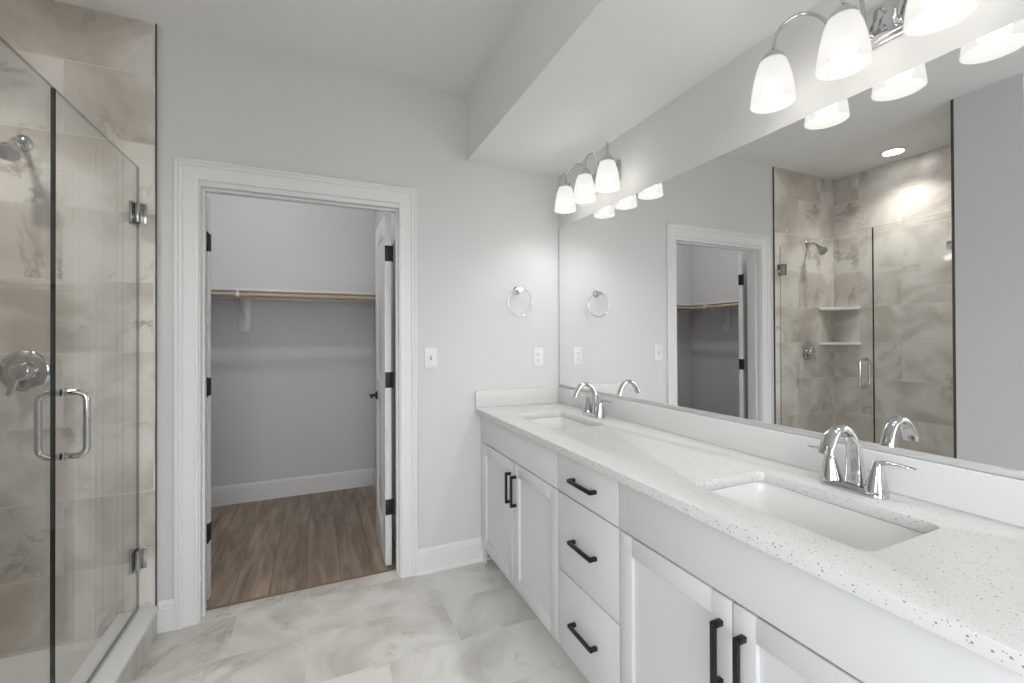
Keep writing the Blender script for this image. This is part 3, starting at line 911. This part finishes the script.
# ------------------------------------------------------------------ vanity lights
def vanity_light(yc, label):
    t = thing('vanity_light', label, 'wall light', (0, yc, 2.16), 'three-shade vanity lights')
    mm = MB()
    pts = rrect(yc, 2.168, .125, .056, .012, 4)
    to = Matrix(((0, 0, -1, 0), (1, 0, 0, 0), (0, 1, 0, 0), (0, 0, 0, 1)))
    mm.prism(pts, .0, .014, to, bev=.0035)
    mm.prism(rrect(yc, 2.168, .110, .044, .010, 4), .014, .020, to, bev=.0025)
    bp = mm.build('backplate', CHROME, t)
    for dy in (-.034, .034):
        MB().lathe([(.007, .018), (.007, .024), (.005, .029), (.0, .030)], (0, yc + dy, 2.150), (-1, 0, 0), n=20).build('cap_nut', CHROME, bp)
    for k in (-1, 0, 1):
        y1 = yc + k * .198; y0 = yc + k * .068; X = -.138
        mm = MB()
        if k:
            p = [(-.018, y0, 2.146), (-.034, y0, 2.146), (-.044, y0 + k * .004, 2.165), (-.050, y0 + k * .014, 2.215), (-.068, y0 + k * .036, 2.258), (-.092, y0 + k * .070, 2.281), (-.118, y0 + k * .104, 2.268), (-.134, y0 + k * .124, 2.232), (X, y1, 2.190)]
        else:
            p = [(-.018, yc, 2.146), (-.034, yc, 2.146), (-.044, yc, 2.165), (-.048, yc, 2.215), (-.060, yc, 2.262), (-.088, yc, 2.286), (-.118, yc, 2.268), (-.134, yc, 2.232), (X, yc, 2.190)]
        mm.tube(smooth_path(p, 7), .0052, 12)
        mm.lathe([(.011, .0), (.011, .006), (.008, .010)], (-.020, y0 if k else yc, 2.146), (-1, 0, 0), n=18)
        mm.build('arm', CHROME, t)
        mm = MB(); mm.lathe([(.007, 2.200), (.012, 2.196), (.020, 2.186), (.030, 2.176), (.034, 2.166), (.034, 2.158)], (X, y1, 0), n=32)
        mm.build('fitter', CHROME, t)
        out = [(.030, 2.166), (.036, 2.160), (.0445, 2.136), (.0520, 2.105), (.0575, 2.072), (.0610, 2.040), (.0620, 2.031)]
        prof = out + [(.0590, 2.030)] + [(r - .0035, z) for r, z in out[-2:0:-1]] + [(.026, 2.162)]
        mm = MB(); mm.rings([[(X + r * math.cos(a), y1 + r * math.sin(a), z) for a in [2 * math.pi * i / 40 for i in range(40)]] for r, z in prof], closed=True)
        sh_ = mm.build('shade', SHADE, t)
        mm = MB(); mm.lathe([(0, 2.044), (.012, 2.046), (.022, 2.052), (.029, 2.064), (.030, 2.076), (.027, 2.090), (.020, 2.100), (.012, 2.104)], (X, y1, 0), n=16)
        mm.build('bulb', BULB, sh_)
        MB().lathe([(.0125, 2.1045), (.0145, 2.112), (.0145, 2.156), (.018, 2.164)], (X, y1, 0), n=20).build('socket', NICKEL, sh_)
    return t


vanity_light(-.520, 'chrome three-shade vanity light over the sink near the back wall')
vanity_light(-1.762, 'chrome three-shade vanity light over the sink nearest the camera')

# ------------------------------------------------------------------ small wall things
tr = thing('towel_ring', 'round chrome towel ring on the wall beside the mirror', 'towel ring', (-.298, 0, 1.604))
mm = MB(); mm.lathe([(.025, 0), (.025, .004), (.021, .009), (.012, .013), (.0095, .020), (.0095, .040)], (-.298, 0, 1.604), N, n=32)
mm.lathe([(.0125, .0), (.0145, .006), (.0145, .018), (.0125, .024)], (-.298, -.032, 1.604), N, n=28)
mm.build('post', CHROME, tr)
mm = MB()
c = Vector((-.292, -.040, 1.530)); RR = .0815
mm.tube([c + Vector((RR * math.cos(a), 0, RR * math.sin(a))) for a in [2 * math.pi * k / 72 for k in range(72)]], .0042, 12, closed=True)
mm.build('ring', CHROME, tr)

ol = thing('outlet', 'white duplex outlet on the wall above the counter end', 'outlet', (-.151, 0, 1.192))
TOX = lambda x, z: Matrix(((1, 0, 0, x), (0, 0, -1, 0), (0, 1, 0, z), (0, 0, 0, 1)))
MB().prism(rrect(0, 0, .035, .0575, .004, 3), 0, .006, TOX(-.151, 1.192), bev=.0018).build('cover_plate', PLASTIC, ol)
for dz in (-.0195, .0195):
    fc = MB().prism(rrect(0, 0, .0165, .0140, .010, 6), .006, .008, TOX(-.151, 1.192 + dz), bev=.0005).build('receptacle', PLASTIC, ol)
    mm = MB()
    for dx, hh in ((-.0063, .0040), (.0063, .0034)):
        mm.box((-.151 + dx - .0012, -.0080, 1.192 + dz + .002 - hh), (-.151 + dx + .0012, -.0086, 1.192 + dz + .002 + hh))
    mm.lathe([(.0026, 0), (.0026, .0006)], (-.151, -.0080, 1.192 + dz - .0075), N, n=12)
    mm.build('slots', SLOT, fc)
MB().lathe([(.003, 0), (.003, .001), (.0, .0015)], (-.151, -.006, 1.192), N, n=14).build('screw', PLASTIC, ol)

sw = thing('light_switch', 'white toggle light switch on the wall right of the closet door', 'light switch', (-.833, 0, 1.202))
MB().prism(rrect(0, 0, .036, .0585, .004, 3), 0, .006, TOX(-.833, 1.202), bev=.0018).build('cover_plate', PLASTIC, sw)
MB().box((-.838, -.006, 1.190), (-.828, -.0066, 1.214), .0002).build('toggle_slot', mat('toggle_slot_grey', (.35, .35, .35), .5), sw)
MB().prism([(-.0035, -.004), (.0035, -.004), (.003, .004), (-.003, .004)], .006, .016, TOX(-.833, 1.206), bev=.001).build('toggle', PLASTIC, sw)
